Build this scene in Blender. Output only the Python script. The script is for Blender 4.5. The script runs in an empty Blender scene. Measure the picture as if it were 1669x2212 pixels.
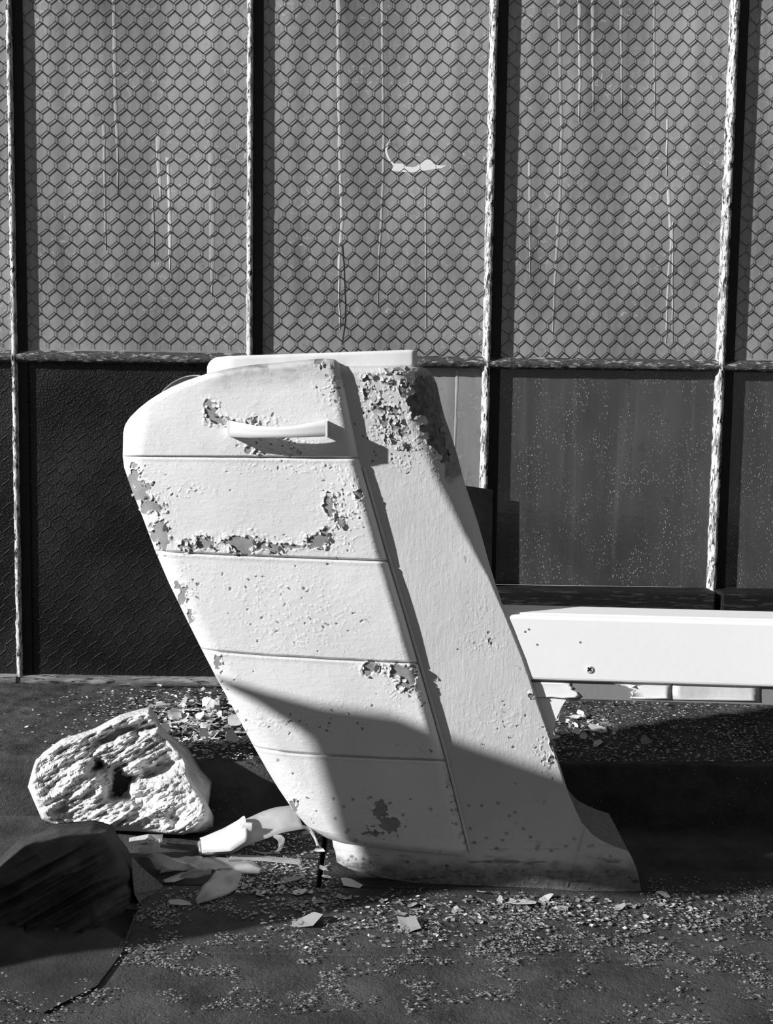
import bpy, bmesh, math, random
import numpy as np
from mathutils import Matrix, Vector

rng = np.random.default_rng(7)
random.seed(7)
SC = bpy.context.scene
COL = SC.collection
R = math.radians

# ------------------------------------------------------------------ camera
FPX, CX, CY = 2640.0, 834.5, 1106.0
CAM = np.array([0.0, -2.0, 0.571])
PITCH, ROLL = R(5.75), R(0.8)
cd = bpy.data.cameras.new('camera'); cam = bpy.data.objects.new('camera', cd); COL.objects.link(cam)
cd.sensor_fit = 'HORIZONTAL'; cd.sensor_width = 36.0; cd.lens = FPX / 1669.0 * 36.0; cd.clip_start = 0.02
ROT = Matrix.Rotation(R(90) - PITCH, 3, 'X') @ Matrix.Rotation(ROLL, 3, 'Z')
cam.matrix_world = Matrix.Translation(Vector(CAM)) @ ROT.to_4x4()
SC.camera = cam
ROTN = np.array(ROT)

# ------------------------------------------------------------------ light, sky, exposure
AZ, EL = R(67), R(23)                     # low sun from the left, behind the camera
SUN = np.array([-math.sin(AZ) * math.cos(EL), -math.cos(AZ) * math.cos(EL), math.sin(EL)])   # towards the sun
sd = bpy.data.lights.new('sun', 'SUN'); sd.energy = 6.8; sd.angle = R(1.0)
so = bpy.data.objects.new('sun', sd); COL.objects.link(so)
so.rotation_euler = Vector(SUN).to_track_quat('Z', 'Y').to_euler()
so.location = (-2, -2, 2)
W = bpy.data.worlds.new('sky'); SC.world = W; W.use_nodes = True
W.node_tree.nodes['Background'].inputs[0].default_value = (1, 1, 1, 1)
W.node_tree.nodes['Background'].inputs[1].default_value = 0.16
vs = SC.view_settings
vs.view_transform = 'Standard'; vs.look = 'None'; vs.exposure = 0.0; vs.gamma = 1.0; vs.use_curve_mapping = False

cy_ = SC.cycles
cy_.max_bounces = 3; cy_.diffuse_bounces = 2; cy_.glossy_bounces = 1; cy_.transmission_bounces = 2; cy_.transparent_max_bounces = 8; cy_.caustics_reflective = False; cy_.caustics_refractive = False

# ------------------------------------------------------------------ helpers
def ray(u, v):
    u = np.asarray(u, float); v = np.asarray(v, float)
    d = np.stack(np.broadcast_arrays((u - CX) / FPX, -(v - CY) / FPX, -1.0 + 0 * u), -1)
    return d @ ROTN.T
def P(u, v, y):
    d = ray(u, v); t = (np.asarray(y) - CAM[1]) / d[..., 1]
    return CAM + d * t[..., None]
def F(u, v, z=0.0):
    d = ray(u, v); t = (z - CAM[2]) / d[..., 2]
    return CAM + d * t[..., None]
Y0, KY, X0 = -0.645, math.tan(R(4)), 0.28
def PP(u, v, off=0.0):                    # a point of the machine's slightly turned front plane, moved back by off
    d = ray(u, v); off = np.asarray(off, float)
    t = (Y0 + KY * (X0 - CAM[0]) + off - CAM[1]) / (d[..., 1] + KY * d[..., 0])
    return CAM + d * np.asarray(t)[..., None]
def itp(x, pts):
    a = np.array(pts, float); return np.interp(x, a[:, 0], a[:, 1])

_T = rng.random((8, 256, 256))
def vn(x, y, k=0):
    x = np.asarray(x, float); y = np.asarray(y, float)
    xi = np.floor(x).astype(int); yi = np.floor(y).astype(int); fx = x - xi; fy = y - yi
    fx = fx * fx * (3 - 2 * fx); fy = fy * fy * (3 - 2 * fy); T = _T[k % 8]
    a = T[xi & 255, yi & 255]; b = T[(xi + 1) & 255, yi & 255]; c = T[xi & 255, (yi + 1) & 255]; d = T[(xi + 1) & 255, (yi + 1) & 255]
    return (a * (1 - fx) + b * fx) * (1 - fy) + (c * (1 - fx) + d * fx) * fy
def fbm(x, y, k=0, o=4):
    s = 0; a = .5; t = 0
    for i in range(o):
        s = s + a * vn(x * 2 ** i + 17 * i, y * 2 ** i + 31 * i, k + i); t += a; a *= .5
    return s / t - .5
def sstep(a, b, x):
    t = np.clip((x - a) / (b - a), 0, 1); return t * t * (3 - 2 * t)

def rootpos(o):
    p = np.zeros(3)
    while o is not None:
        p = p + np.array(o.location); o = o.parent
    return p
def mk(name, verts, faces, mat, parent=None, origin=None, smooth=False, attr=None):
    verts = np.asarray(verts, float).reshape(-1, 3)
    me = bpy.data.meshes.new(name)
    o = bpy.data.objects.new(name, me); COL.objects.link(o)
    if parent is not None: o.parent = parent; base = rootpos(parent)
    else:
        base = np.array(origin, float) if origin is not None else np.array([(verts[:, 0].min() + verts[:, 0].max()) / 2, (verts[:, 1].min() + verts[:, 1].max()) / 2, verts[:, 2].min()])
        o.location = base
    vv = verts - base
    if isinstance(faces, np.ndarray):
        n = faces.shape[1]
        me.vertices.add(len(vv)); me.vertices.foreach_set('co', vv.ravel().astype(np.float32))
        me.loops.add(faces.size); me.loops.foreach_set('vertex_index', faces.ravel().astype(np.int32))
        me.polygons.add(len(faces)); me.polygons.foreach_set('loop_start', (np.arange(len(faces)) * n).astype(np.int32))
        me.update(calc_edges=True); me.validate()
    else:
        me.from_pydata(vv.tolist(), [], faces); me.update()
    if smooth: me.polygons.foreach_set('use_smooth', np.ones(len(me.polygons), bool))
    if attr is not None:
        for k, a in attr.items():
            at = me.attributes.new(k, 'FLOAT', 'POINT'); at.data.foreach_set('value', np.asarray(a, np.float32).ravel())
    if mat is not None: me.materials.append(mat)
    return o
def empty(name, loc):
    o = bpy.data.objects.new(name, None); COL.objects.link(o); o.location = loc; o.empty_display_size = .05; return o
def tag(o, label=None, cat=None, group=None, kind=None):
    if label: o['label'] = label
    if cat: o['category'] = cat
    if group: o['group'] = group
    if kind: o['kind'] = kind
    return o
def gridfaces(nr, nc, flip=False):
    i = np.arange(nr * nc).reshape(nr, nc)
    q = np.stack([i[:-1, :-1], i[1:, :-1], i[1:, 1:], i[:-1, 1:]], -1).reshape(-1, 4)
    return q[:, ::-1].copy() if flip else q
def box(x0, x1, y0, y1, z0, z1):
    v = [(x, y, z) for x in (x0, x1) for y in (y0, y1) for z in (z0, z1)]
    f = [(0, 1, 3, 2), (4, 6, 7, 5), (0, 4, 5, 1), (2, 3, 7, 6), (0, 2, 6, 4), (1, 5, 7, 3)]
    return np.array(v, float), f
def bevel(o, w, seg=2):
    m = o.modifiers.new('bevel', 'BEVEL'); m.width = w; m.segments = seg; m.limit_method = 'ANGLE'; return o
def prism(front, back):                  # closed loop of points and its far copy -> solid
    n = len(front); v = np.concatenate([front, back])
    f = [tuple(range(n - 1, -1, -1)), tuple(range(n, 2 * n))] + [(i, (i + 1) % n, n + (i + 1) % n, n + i) for i in range(n)]
    return v, f
def tube(pts, r, n=6, close=False):
    pts = np.asarray(pts, float); m = len(pts)
    tan = np.gradient(pts, axis=0) if not close else (np.roll(pts, -1, 0) - np.roll(pts, 1, 0))
    tan /= np.linalg.norm(tan, axis=1)[:, None] + 1e-12
    ref = np.array([0, 1, 0.02]); a = np.cross(tan, ref); a /= np.linalg.norm(a, axis=1)[:, None] + 1e-9; b = np.cross(tan, a)
    th = np.linspace(0, 2 * math.pi, n, endpoint=False); rr = np.broadcast_to(np.asarray(r, float), (m,))
    v = pts[:, None, :] + rr[:, None, None] * (np.cos(th)[None, :, None] * a[:, None, :] + np.sin(th)[None, :, None] * b[:, None, :])
    f = []
    for i in range(m if close else m - 1):
        j = (i + 1) % m
        for k in range(n):
            l = (k + 1) % n; f.append((i * n + k, i * n + l, j * n + l, j * n + k))
    if not close: f += [tuple(range(n - 1, -1, -1)), tuple(range((m - 1) * n, m * n))]
    return v.reshape(-1, 3), f

# ------------------------------------------------------------------ materials (black and white picture: all greys)
def g(c): return (c, c, c, 1)
class NT:
    def __init__(s, name):
        s.m = bpy.data.materials.new(name); s.m.use_nodes = True; s.t = s.m.node_tree; s.n = s.t.nodes
        s.b = s.n['Principled BSDF']; s.out = s.n['Material Output']
        s.tc = s.n.new('ShaderNodeTexCoord')
    def new(s, typ, **kw):
        x = s.n.new(typ)
        for k, v in kw.items(): setattr(x, k, v)
        return x
    def link(s, a, b): s.t.links.new(a, b)
    def noise(s, scale, stretch=(1, 1, 1), detail=6, rough=.6, dist=0.0):
        mp = s.new('ShaderNodeMapping'); mp.inputs['Scale'].default_value = stretch; s.link(s.tc.outputs['Object'], mp.inputs['Vector'])
        x = s.new('ShaderNodeTexNoise'); x.inputs['Scale'].default_value = scale; x.inputs['Detail'].default_value = min(detail, 4)
        x.inputs['Roughness'].default_value = rough; x.inputs['Distortion'].default_value = dist
        s.link(mp.outputs[0], x.inputs['Vector']); return x.outputs['Fac']
    def voro(s, scale, feature='F1', stretch=(1, 1, 1)):
        mp = s.new('ShaderNodeMapping'); mp.inputs['Scale'].default_value = stretch; s.link(s.tc.outputs['Object'], mp.inputs['Vector'])
        x = s.new('ShaderNodeTexVoronoi', feature=feature); x.inputs['Scale'].default_value = scale; s.link(mp.outputs[0], x.inputs['Vector'])
        return x.outputs['Distance']
    def ramp(s, fac, stops):
        r = s.new('ShaderNodeValToRGB'); e = r.color_ramp.elements
        while len(e) < len(stops): e.new(.5)
        for i, (p, c) in enumerate(stops): e[i].position = p; e[i].color = g(c)
        s.link(fac, r.inputs['Fac']); return r.outputs['Color']
    def mix(s, fac, a, b, mode='MIX'):
        x = s.new('ShaderNodeMix', data_type='RGBA', blend_type=mode)
        for i, val in ((0, fac), (6, a), (7, b)):
            if isinstance(val, (int, float)): x.inputs[i].default_value = val if i == 0 else g(val)
            else: s.link(val, x.inputs[i])
        return x.outputs[2]
    def attr(s, name):
        a = s.new('ShaderNodeAttribute', attribute_name=name); return a.outputs['Fac']
    def bump(s, h, strength=.3, dist=.001, prev=None):
        b = s.new('ShaderNodeBump'); b.inputs['Strength'].default_value = strength; b.inputs['Distance'].default_value = dist
        s.link(h, b.inputs['Height'])
        if prev is not None: s.link(prev, b.inputs['Normal'])
        return b.outputs[0]
    def done(s, col=None, rough=.6, spec=.3, normal=None, metal=0):
        if col is not None:
            if isinstance(col, (int, float)): s.b.inputs['Base Color'].default_value = g(col)
            else: s.link(col, s.b.inputs['Base Color'])
        s.b.inputs['Roughness'].default_value = rough; s.b.inputs['Specular IOR Level'].default_value = spec; s.b.inputs['Metallic'].default_value = metal
        if normal is not None: s.link(normal, s.b.inputs['Normal'])
        return s.m

def painted(name, c, bare=.27, stretch=(1, 1, 1)):
    t = NT(name)
    col = t.ramp(t.noise(9, detail=8), [(.3, c * .93), (.7, c * 1.04)])
    fl = t.ramp(t.noise(55, (1, 1, 1), 3), [(.70, 0), (.735, 1)])
    col = t.mix(fl, col, c * .62)
    base = t.ramp(t.noise(60, detail=6), [(.3, bare * .8), (.7, bare * 1.15)])
    col = t.mix(t.ramp(t.attr('bare'), [(.35, 0), (.65, 1)]), col, base)
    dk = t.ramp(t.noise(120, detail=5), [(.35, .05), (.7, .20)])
    col = t.mix(t.attr('grime'), col, dk)  # on the post, grime also holds painted shade
    n = t.bump(t.noise(70, stretch, 8, .65), .35, .0012)
    n = t.bump(t.ramp(t.noise(160, (1, 1, 1), 6, .7), [(.55, 0), (.62, 1)]), .25, .0006, n)
    return t.done(col, .55, .25, n)
M_cover = painted('cover_paint', .70, .27, (1, 1, 3))
M_body = painted('body_paint', .56, .22, (4, 4, .8))
def simple(name, c, rough=.6, var=.15, vs_=20, bs=80, bd=.001, bst=.4, spec=.3, stretch=(1, 1, 1), metal=0):
    t = NT(name)
    col = t.ramp(t.noise(vs_, stretch, 8), [(.3, c * (1 - var)), (.7, c * (1 + var))])
    return t.done(col, rough, spec, t.bump(t.noise(bs, stretch, 8, .65), bst, bd), metal)
M_white = simple('white_gloss_paint', .86, .45, .03, 6, 90, .0006, .2)
M_topb = simple('board_paint', .62, .55, .12, 14, 120, .0006, .3)
M_handle = simple('handle_paint', .80, .35, .05, 12, 120, .0005, .2, .4)
M_bareboard = simple('bare_board', .22, .6, .06, 12, 200, .0005, .4)
M_chip = simple('paint_chip', .62, .55, .2, 30, 200, .0005, .3)
M_chipg = simple('dull_paint_chip', .30, .6, .3, 30, 200, .0005, .3)
M_bead = simple('bead_paint', .62, .5, .1, 30, 200, .0005, .3)
M_metal = simple('steel', .55, .35, .1, 60, 300, .0003, .3, .5, metal=.8)
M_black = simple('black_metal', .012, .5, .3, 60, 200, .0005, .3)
M_wire = simple('wire', .016, .5, .3, 100, 300, .0002, .1)
M_wireb = simple('bright_wire', .07, .3, .3, 100, 300, .0002, .1, .5, metal=.6)
M_ext = simple('exterior_render', .9, .8, .02, 5, 50, .001, .2)  # for the white wall added as the bright outdoors

def mat_frame(name, lo, hi, th, st=(1, 1, .25), sc=60):
    t = NT(name)
    n1 = t.noise(sc, st, 8, .75)
    col = t.ramp(n1, [(th - .03, lo), (th + .03, hi)])
    dk = t.ramp(t.noise(220, st, 5), [(.56, 0), (.60, 1)])
    col = t.mix(dk, col, .03)
    return t.done(col, .7, .2, t.bump(n1, .8, .003))
M_mull = mat_frame('mullion_paint', .22, .66, .48, (1, 1, .3), 130)
M_frame = mat_frame('frame_dirty_paint', .06, .34, .57, (.35, 1, 1), 150)
M_railb = mat_frame('bottom_rail', .13, .26, .5, (.15, 1, 1), 90)
M_darkframe = mat_frame('dark_frame', .008, .03, .64, (.12, 1, 1), 80)

def mat_film(name, lo, hi, speck=0.0):
    t = NT(name)
    st = t.noise(14, (1, 1, .04), 8, .7)
    cl = t.noise(5, (1, 1, .5), 6, .6)
    a = t.ramp(st, [(.34, lo), (.5, lo * .4 + hi * .5), (.68, hi)])
    b = t.ramp(cl, [(.32, lo * .55), (.7, hi * 1.2)])
    col = t.mix(.5, a, b)
    dark = t.ramp(t.noise(38, (1, 1, 1), 8, .75), [(.60, 0), (.75, .5)])
    col = t.mix(dark, col, lo * .35)
    sq = t.ramp(t.voro(85, 'DISTANCE_TO_EDGE'), [(.0, 1), (.035, 0)])  # thin pale lines: glints on the wrinkled film painted into its colour
    wv = t.ramp(t.noise(120, detail=3), [(.5, 0), (.58, 1)]); sq = t.mix(1.0, sq, wv, 'MULTIPLY')
    if not speck: col = t.mix(t.mix(1.0, sq, t.ramp(t.noise(8, detail=2), [(.45, 0), (.6, .8)]), 'MULTIPLY'), col, hi * 1.7)
    if speck:
        sp = t.ramp(t.voro(330, stretch=(1, 1, .5)), [(.12, 1), (.26, 0)])
        ms = t.ramp(t.noise(30, (1, 1, .5), 5), [(.43, 0), (.58, 1)])
        col = t.mix(t.ramp(t.noise(60, (1, 1, .05), 4), [(.58, 0), (.7, .3)]), col, hi * 1.5)
        x = t.mix(1.0, sp, ms, 'MULTIPLY')
        col = t.mix(x, col, speck)
    return t.done(col, .6, .2, t.bump(t.noise(70, detail=6), .25, .001))
M_film = mat_film('film_grey', .16, .62)
M_film2 = mat_film('film_grey_light', .22, .42)
M_film3 = mat_film('film_speckled', .05, .12, .55)
def mat_darkglass():
    t = NT('pebbled_dark_glass')
    h = t.ramp(t.voro(260), [(0, 1), (.6, 0)])
    col = t.ramp(t.noise(6, detail=5), [(.4, .006), (.75, .03)])
    return t.done(col, .30, .45, t.bump(h, .55, .0012))
M_darkglass = mat_darkglass()
def mat_glass():
    t = NT('clear_glass')
    n = t.bump(t.noise(60, detail=3), .4, .0015)
    gl = t.new('ShaderNodeBsdfGlossy'); gl.inputs['Roughness'].default_value = .12; gl.inputs['Color'].default_value = g(.9); t.link(n, gl.inputs['Normal'])
    tr = t.new('ShaderNodeBsdfTransparent'); tr.inputs['Color'].default_value = g(.96)
    mx = t.new('ShaderNodeMixShader'); mx.inputs[0].default_value = .05
    t.link(tr.outputs[0], mx.inputs[1]); t.link(gl.outputs[0], mx.inputs[2]); t.link(mx.outputs[0], t.out.inputs['Surface'])
    return t.m
M_glass = mat_glass()
M_drip = simple('drip_paint', .80, .6, .25, 40, 120, .0006, .3, stretch=(1, 1, .1))
M_dripdk = simple('dull_drip', .55, .6, .25, 40, 120, .0006, .3, stretch=(1, 1, .1))

def mat_ground(name, lo, hi, chip):
    t = NT(name)
    a = t.ramp(t.noise(14, detail=10, rough=.7), [(.3, lo), (.75, hi)])
    gr = t.ramp(t.noise(320, detail=4), [(.63, 0), (.70, 1)])
    ms = t.ramp(t.noise(11, detail=5), [(.4, 0), (.62, 1)])
    col = t.mix(t.mix(1.0, gr, ms, 'MULTIPLY'), a, chip)
    return t.done(col, .85, .15, t.bump(t.noise(180, detail=8, rough=.75), .9, .003))
M_floor = mat_ground('floor_wood_dirt', .030, .10, .22)
M_ledge = mat_ground('ledge_dirt', .035, .10, .40)
def mat_stone():
    t = NT('rough_plaster')
    n1 = t.noise(70, (1.6, 1, .7), 10, .7)
    col = t.ramp(t.noise(16, detail=8, rough=.7), [(.35, .42), (.6, .70)])
    n = t.bump(n1, 1.0, .006)
    return t.done(col, .8, .15, n)
M_stone = mat_stone()
def mat_plastic():
    t = NT('milky_plastic_film')
    col = t.ramp(t.noise(25, detail=8), [(.3, .5), (.65, .78)])
    spk = t.ramp(t.noise(150, detail=4), [(.66, 0), (.70, 1)])
    col = t.mix(spk, col, .08)
    t.done(col, .35, .4, t.bump(t.noise(30, detail=5), .3, .002))
    tl = t.new('ShaderNodeBsdfTranslucent'); tl.inputs['Color'].default_value = g(.7)
    tp = t.new('ShaderNodeBsdfTransparent')
    m1 = t.new('ShaderNodeMixShader'); m1.inputs[0].default_value = .35
    m2 = t.new('ShaderNodeMixShader'); m2.inputs[0].default_value = .38
    t.link(t.b.outputs[0], m1.inputs[1]); t.link(tl.outputs[0], m1.inputs[2])
    t.link(m1.outputs[0], m2.inputs[1]); t.link(tp.outputs[0], m2.inputs[2]); t.link(m2.outputs[0], t.out.inputs['Surface'])
    return t.m
M_plastic = mat_plastic()
M_flap = simple('white_plastic', .56, .4, .08, 25, 60, .001, .3)
M_sack = simple('dark_sackcloth', .05, .9, .4, 15, 260, .002, .6, .05)
M_mesh = simple('woven_flap', .13, .9, .5, 400, 420, .002, .8, .05)
M_panel = simple('dark_panel_board', .012, .8, .4, 30, 150, .001, .5, .05)
M_caster = simple('weathered_plywood', .12, .8, .2, 20, 100, .001, .4)  # for the unseen sheet added to cast the shadow

# ------------------------------------------------------------------ the setting: floor, ledge, windows
LEDGE_Y = float(F(520, 1640, .08)[1]); LEDGE_Z = .08
XW0, XW1 = -1.1, 1.1
ZTOP = 1.30
fl = tag(mk('floor', *box(-2.6, 2.6, -3.4, .02, -.06, -.024), M_darkframe, origin=(0, -1.6, -.06)), kind='structure')
GY = float(F(690, 1914)[1]); GX = float(F(690, 1884)[0])
def plank(x0, x1, y0, y1, dz=0):
    return bevel(mk('plank', *box(x0 + .0012, x1 - .0012, y0 + .0012, y1 - .0012, -.024, dz), M_floor, fl), .0015, 1)
plank(-1.2, GX - .0008, GY, LEDGE_Y + .03); plank(GX + .0025, 1.2, GY, LEDGE_Y + .03, -.0004)
for y0, y1, cuts in ((GY - .17, GY, (-1.2, .62, 1.2)), (GY - .34, GY - .17, (-1.2, -.8, 1.2)), (GY - .51, GY - .34, (-1.2, .4, 1.2)),
                     (GY - .68, GY - .51, (-1.2, .1, 1.2)), (GY - .85, GY - .68, (-1.2, 1.2)), (GY - 1.02, GY - .85, (-1.2, 1.2)), (GY - 1.19, GY - 1.02, (-1.2, 1.2)), (GY - 1.6, GY - 1.19, (-1.2, 1.2))):
    for a, b in zip(cuts[:-1], cuts[1:]): plank(a, b, y0, y1, random.uniform(-.0012, 0))
# ledge: a lumpy strip of concrete under the windows
n1, n2 = 480, 110
xs = np.linspace(-1.2, 1.2, n1); ys = np.linspace(LEDGE_Y, .03, n2)
XX, YY = np.meshgrid(xs, ys)
ZZ = LEDGE_Z + .010 * fbm(XX * 14, YY * 14, 1, 5) + .006 * fbm(XX * 70, YY * 70, 2, 3) - .004 * sstep(-.06, 0, YY)
edge = LEDGE_Y + .010 * fbm(xs * 9, xs * 0, 3, 4)
YY[0] = edge; YY[1] = edge + .002
top = np.stack([XX, YY, ZZ], -1)
face = []
for k, zf in enumerate(np.linspace(0, 1, 16)[:-1]):
    face.append(np.stack([xs, edge - .004 * (1 - zf) + .006 * fbm(xs * 22, zf * 6 + 0 * xs, 4, 5), -.02 + zf * (ZZ[0] + .02)], -1))
allv = np.concatenate([np.array(face), top], 0)
tag(mk('ledge', allv.reshape(-1, 3), gridfaces(len(allv), n1, True), M_ledge, origin=(0, LEDGE_Y / 2, 0), smooth=True), kind='structure')
# white wall added as the bright outdoors, seen only through the torn paint film
tag(mk('wall_exterior', *box(-2.5, 2.5, .75, .8, -.06, 2.4), M_ext), kind='structure')  # added stand-in for the bright outdoors

UL, UR_ = 541.5, 1054.0
xm = [float(P(u, 480, 0)[0]) for u in (29, UL - .5, UR_ + 4, 1568)]
zr = float(P(834, 777, 0)[2])                     # middle rail
zl = float(P(330, 1468, 0)[2])                    # bottom rail at the left
zsr = float(P(1260, 1266, 0)[2])                  # glass bottom at the right
def profile_v(name, x, z0, z1, hw, depth, mats):
    # upright glazing bar: sloped putty at both sides and a bar standing proud of the glass
    n = max(int((z1 - z0) / .004), 4); zs = np.linspace(z0, z1, n)
    prof = np.array([(-hw * 1.75, .004), (-hw * 1.7, -.001), (-hw * 1.05, -depth * .5), (-hw, -depth), (hw, -depth), (hw * 1.02, -depth * .5), (hw * 1.15, -.001), (hw * 1.2, .004)])
    v = np.zeros((n, len(prof), 3))
    for k, (px, py) in enumerate(prof):
        wob = .0022 * fbm(zs * 90, 0 * zs + k * 3.7, 2, 4) + .0012 * fbm(zs * 300, 0 * zs + k * 1.9, 3, 3)
        v[:, k, 0] = x + px + wob; v[:, k, 1] = py + wob * .8 * (py < 0); v[:, k, 2] = zs
    o = mk(name, v.reshape(-1, 3), gridfaces(n, len(prof)), mats, origin=(x, 0, z0))
    return tag(o, kind='structure')
for i, x in enumerate(xm):
    profile_v('trim_%d' % (i + 1), x, LEDGE_Z - .02, ZTOP, .0036 if i < 2 else .0044, .010 if i < 2 else .012, M_mull)
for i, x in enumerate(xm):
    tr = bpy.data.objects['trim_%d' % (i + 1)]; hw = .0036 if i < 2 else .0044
    mk('flange', *box(x + hw, x + hw + (.0165 if i < 2 else .0175), -.0022, -.0006, LEDGE_Z - .02, ZTOP), M_black, tr)  # black strip paints the bar's shade beside it
def profile_h(name, x0, x1, z, top_h, bot_h, depth, mat):
    n = max(int((x1 - x0) / .004), 4); xs_ = np.linspace(x0, x1, n)
    prof = np.array([(top_h, .004), (top_h, -.001), (.002, -depth * .8), (0, -depth), (-bot_h * .6, -depth), (-bot_h, -depth * .6), (-bot_h, .004)])
    v = np.zeros((n, len(prof), 3))
    for k, (pz, py) in enumerate(prof):
        wob = .0020 * fbm(xs_ * 90, 0 * xs_ + k * 3.7, 4, 4)
        v[:, k, 0] = xs_; v[:, k, 1] = py + wob * (py < 0); v[:, k, 2] = z + pz + wob
    return tag(mk(name, v.reshape(-1, 3), gridfaces(n, len(prof), True), mat, origin=((x0 + x1) / 2, 0, z)), kind='structure')
edges_x = [XW0] + xm + [XW1]
tn = 5
for i in range(5):
    a, b = edges_x[i] + .004, edges_x[i + 1] - .004
    profile_h('trim_%d' % tn, a, b, zr - .002, .009, .010, .012, M_frame); tn += 1
    if i < 2: profile_h('trim_%d' % tn, a, b, zl + .002, .004, .014, .016, M_railb)
    elif i == 2: profile_h('trim_%d' % tn, a, b, zl, .005, .012, .012, M_frame)
    else:
        v, f = box(a, b, -.05, .006, LEDGE_Z - .02, zsr)
        tag(bevel(mk('trim_%d' % tn, v, f, M_darkframe), .004), kind='structure')
    tn += 1
tag(mk('trim_%d' % tn, *box(XW0, XW1, -.03, .02, ZTOP - .02, ZTOP), M_darkframe), kind='structure')

def hexnet(x0, x1, z0, z1, y, mat, parent, shear=0.0, r=.00062, ph=0.0):
    W_, VE, RI = .0247, .0088, .0102
    V = []; Fc = []; cnt = 0
    def seg(a, b, rr):
        nonlocal cnt
        a = np.array(a); b = np.array(b); d = b - a; d /= np.linalg.norm(d); nrm = np.array([-d[1], d[0]]) * rr
        for p in (a, b):
            V.extend([(p[0] + nrm[0], y, p[1] + nrm[1]), (p[0], y - rr, p[1]), (p[0] - nrm[0], y, p[1] - nrm[1]), (p[0], y + rr, p[1])])
        for k in range(4): Fc.append((cnt + k, cnt + (k + 1) % 4, cnt + 4 + (k + 1) % 4, cnt + 4 + k))
        cnt += 8
    def bead(c, rr):
        nonlocal cnt
        V.extend([(c[0] + rr, y, c[1]), (c[0] - rr, y, c[1]), (c[0], y - rr, c[1]), (c[0], y + rr, c[1]), (c[0], y, c[1] + rr * .9), (c[0], y, c[1] - rr * .9)])
        for q in ((0, 2, 4), (2, 1, 4), (1, 3, 4), (3, 0, 4), (2, 0, 5), (1, 2, 5), (3, 1, 5), (0, 3, 5)): Fc.append(tuple(cnt + i for i in q))
        cnt += 6
    row = 0; z = z0 - .03 + ph
    def wob(px, pz):
        return (px + shear * (pz - z0) + .0018 * (vn(px * 40 + 5, pz * 40, 5) - .5) + .003 * (vn(px * 9 + 5, pz * 9, 3) - .5),
                pz + .0018 * (vn(px * 40, pz * 40 + 9, 6) - .5) + .004 * (vn(px * 6, pz * 6 + 9, 4) - .5))
    ok = lambda p: x0 < p[0] < x1 and z0 < p[1] < z1
    while z < z1 + .02:
        px = x0 - .05 + (W_ / 2 if row % 2 else 0)
        while px < x1 + .05:
            a = wob(px, z); b = wob(px, z + VE); c = wob(px - W_ / 2, z + VE + RI); d = wob(px + W_ / 2, z + VE + RI)
            if ok(a) and ok(b):
                for k in range(5): bead((a[0] + (b[0] - a[0]) * (k + .5) / 5 + (.0003 if k % 2 else -.0003), a[1] + (b[1] - a[1]) * (k + .5) / 5), r * 1.35)
            if ok(b) and ok(c): seg(b, c, r)
            if ok(b) and ok(d): seg(b, d, r)
            px += W_
        z += VE + RI; row += 1
    return mk('wire_mesh', np.array(V), Fc, mat, parent)

def drip(parent, pts, w, mat, seed=0):
    # a raised run of paint down the front of the glass: (u, v) points in the photograph, half width w in px
    a = np.array(pts, float); n = max(int(abs(a[-1, 1] - a[0, 1]) / 4), 8)
    v_ = np.linspace(a[0, 1], a[-1, 1], n); u_ = np.interp(v_, a[:, 1], a[:, 0]) + 2.2 * fbm(v_ / 30, 0 * v_ + seed, 5, 3)
    ww = w * (.55 + .9 * (fbm(v_ / 26, 0 * v_ + seed * 3.1, 6, 4) + .5)) * np.interp(np.linspace(0, 1, n), [0, .03, .75, 1], [.9, 1, .75, .2])
    c0 = P(u_ - ww, v_, .0043); c1 = P(u_, v_, .0036); c2 = P(u_ + ww, v_, .0043)
    v = np.stack([c0, c1, c2], 1).reshape(-1, 3)
    return mk('paint_drip', v, gridfaces(n, 3), mat, parent, smooth=True)

def pane(idx, x0, x1, z0, z1, film, hole=None, wire=True, shear=0., ph=0., dark=False):
    e = empty('window_%d' % idx, ((x0 + x1) / 2, 0, z0)); tag(e, kind='structure')
    if dark:
        nx, nz = 2, 2
        v, f = box(x0, x1, .002, .007, z0, z1); mk('glass_pane', v, f, M_darkglass, e)
        hexnet(x0, x1, z0, z1, .0012, M_wireb, e, shear, .00035, ph)
        return e
    v, f = box(x0, x1, -.0005, .0003, z0, z1); mk('glass_pane', v, f, M_glass, e)
    if hole is None:
        v, f = box(x0, x1, .0045, .0060, z0, z1); mk('paint_film', v, f, film, e)
    else:
        bm = bmesh.new()
        lo = [bm.verts.new((x, .0045, z)) for x, z in ((x0, z0), (x1, z0), (x1, z1), (x0, z1))]
        li = [bm.verts.new((p[0], .0045, p[2])) for p in hole]
        es = [bm.edges.new((l[i], l[(i + 1) % len(l)])) for l in (lo, li) for i in range(len(l))]
        bmesh.ops.triangle_fill(bm, edges=es, use_beauty=True, use_dissolve=False)
        bm.normal_update()
        for fc in bm.faces:
            if fc.normal.y > 0: fc.normal_flip()
        r_ = bmesh.ops.extrude_face_region(bm, geom=bm.faces[:])
        bmesh.ops.translate(bm, verts=[q for q in r_['geom'] if isinstance(q, bmesh.types.BMVert)], vec=(0, .0012, 0))
        me_v = [tuple(q.co) for q in bm.verts]; bm.verts.index_update(); me_f = [tuple(q.index for q in fc.verts) for fc in bm.faces]; bm.free()
        mk('paint_film', np.array(me_v), me_f, film, e)
    if wire: hexnet(x0, x1, z0, z1, .0028, M_wire, e, shear, .00062, ph)
    return e
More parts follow.
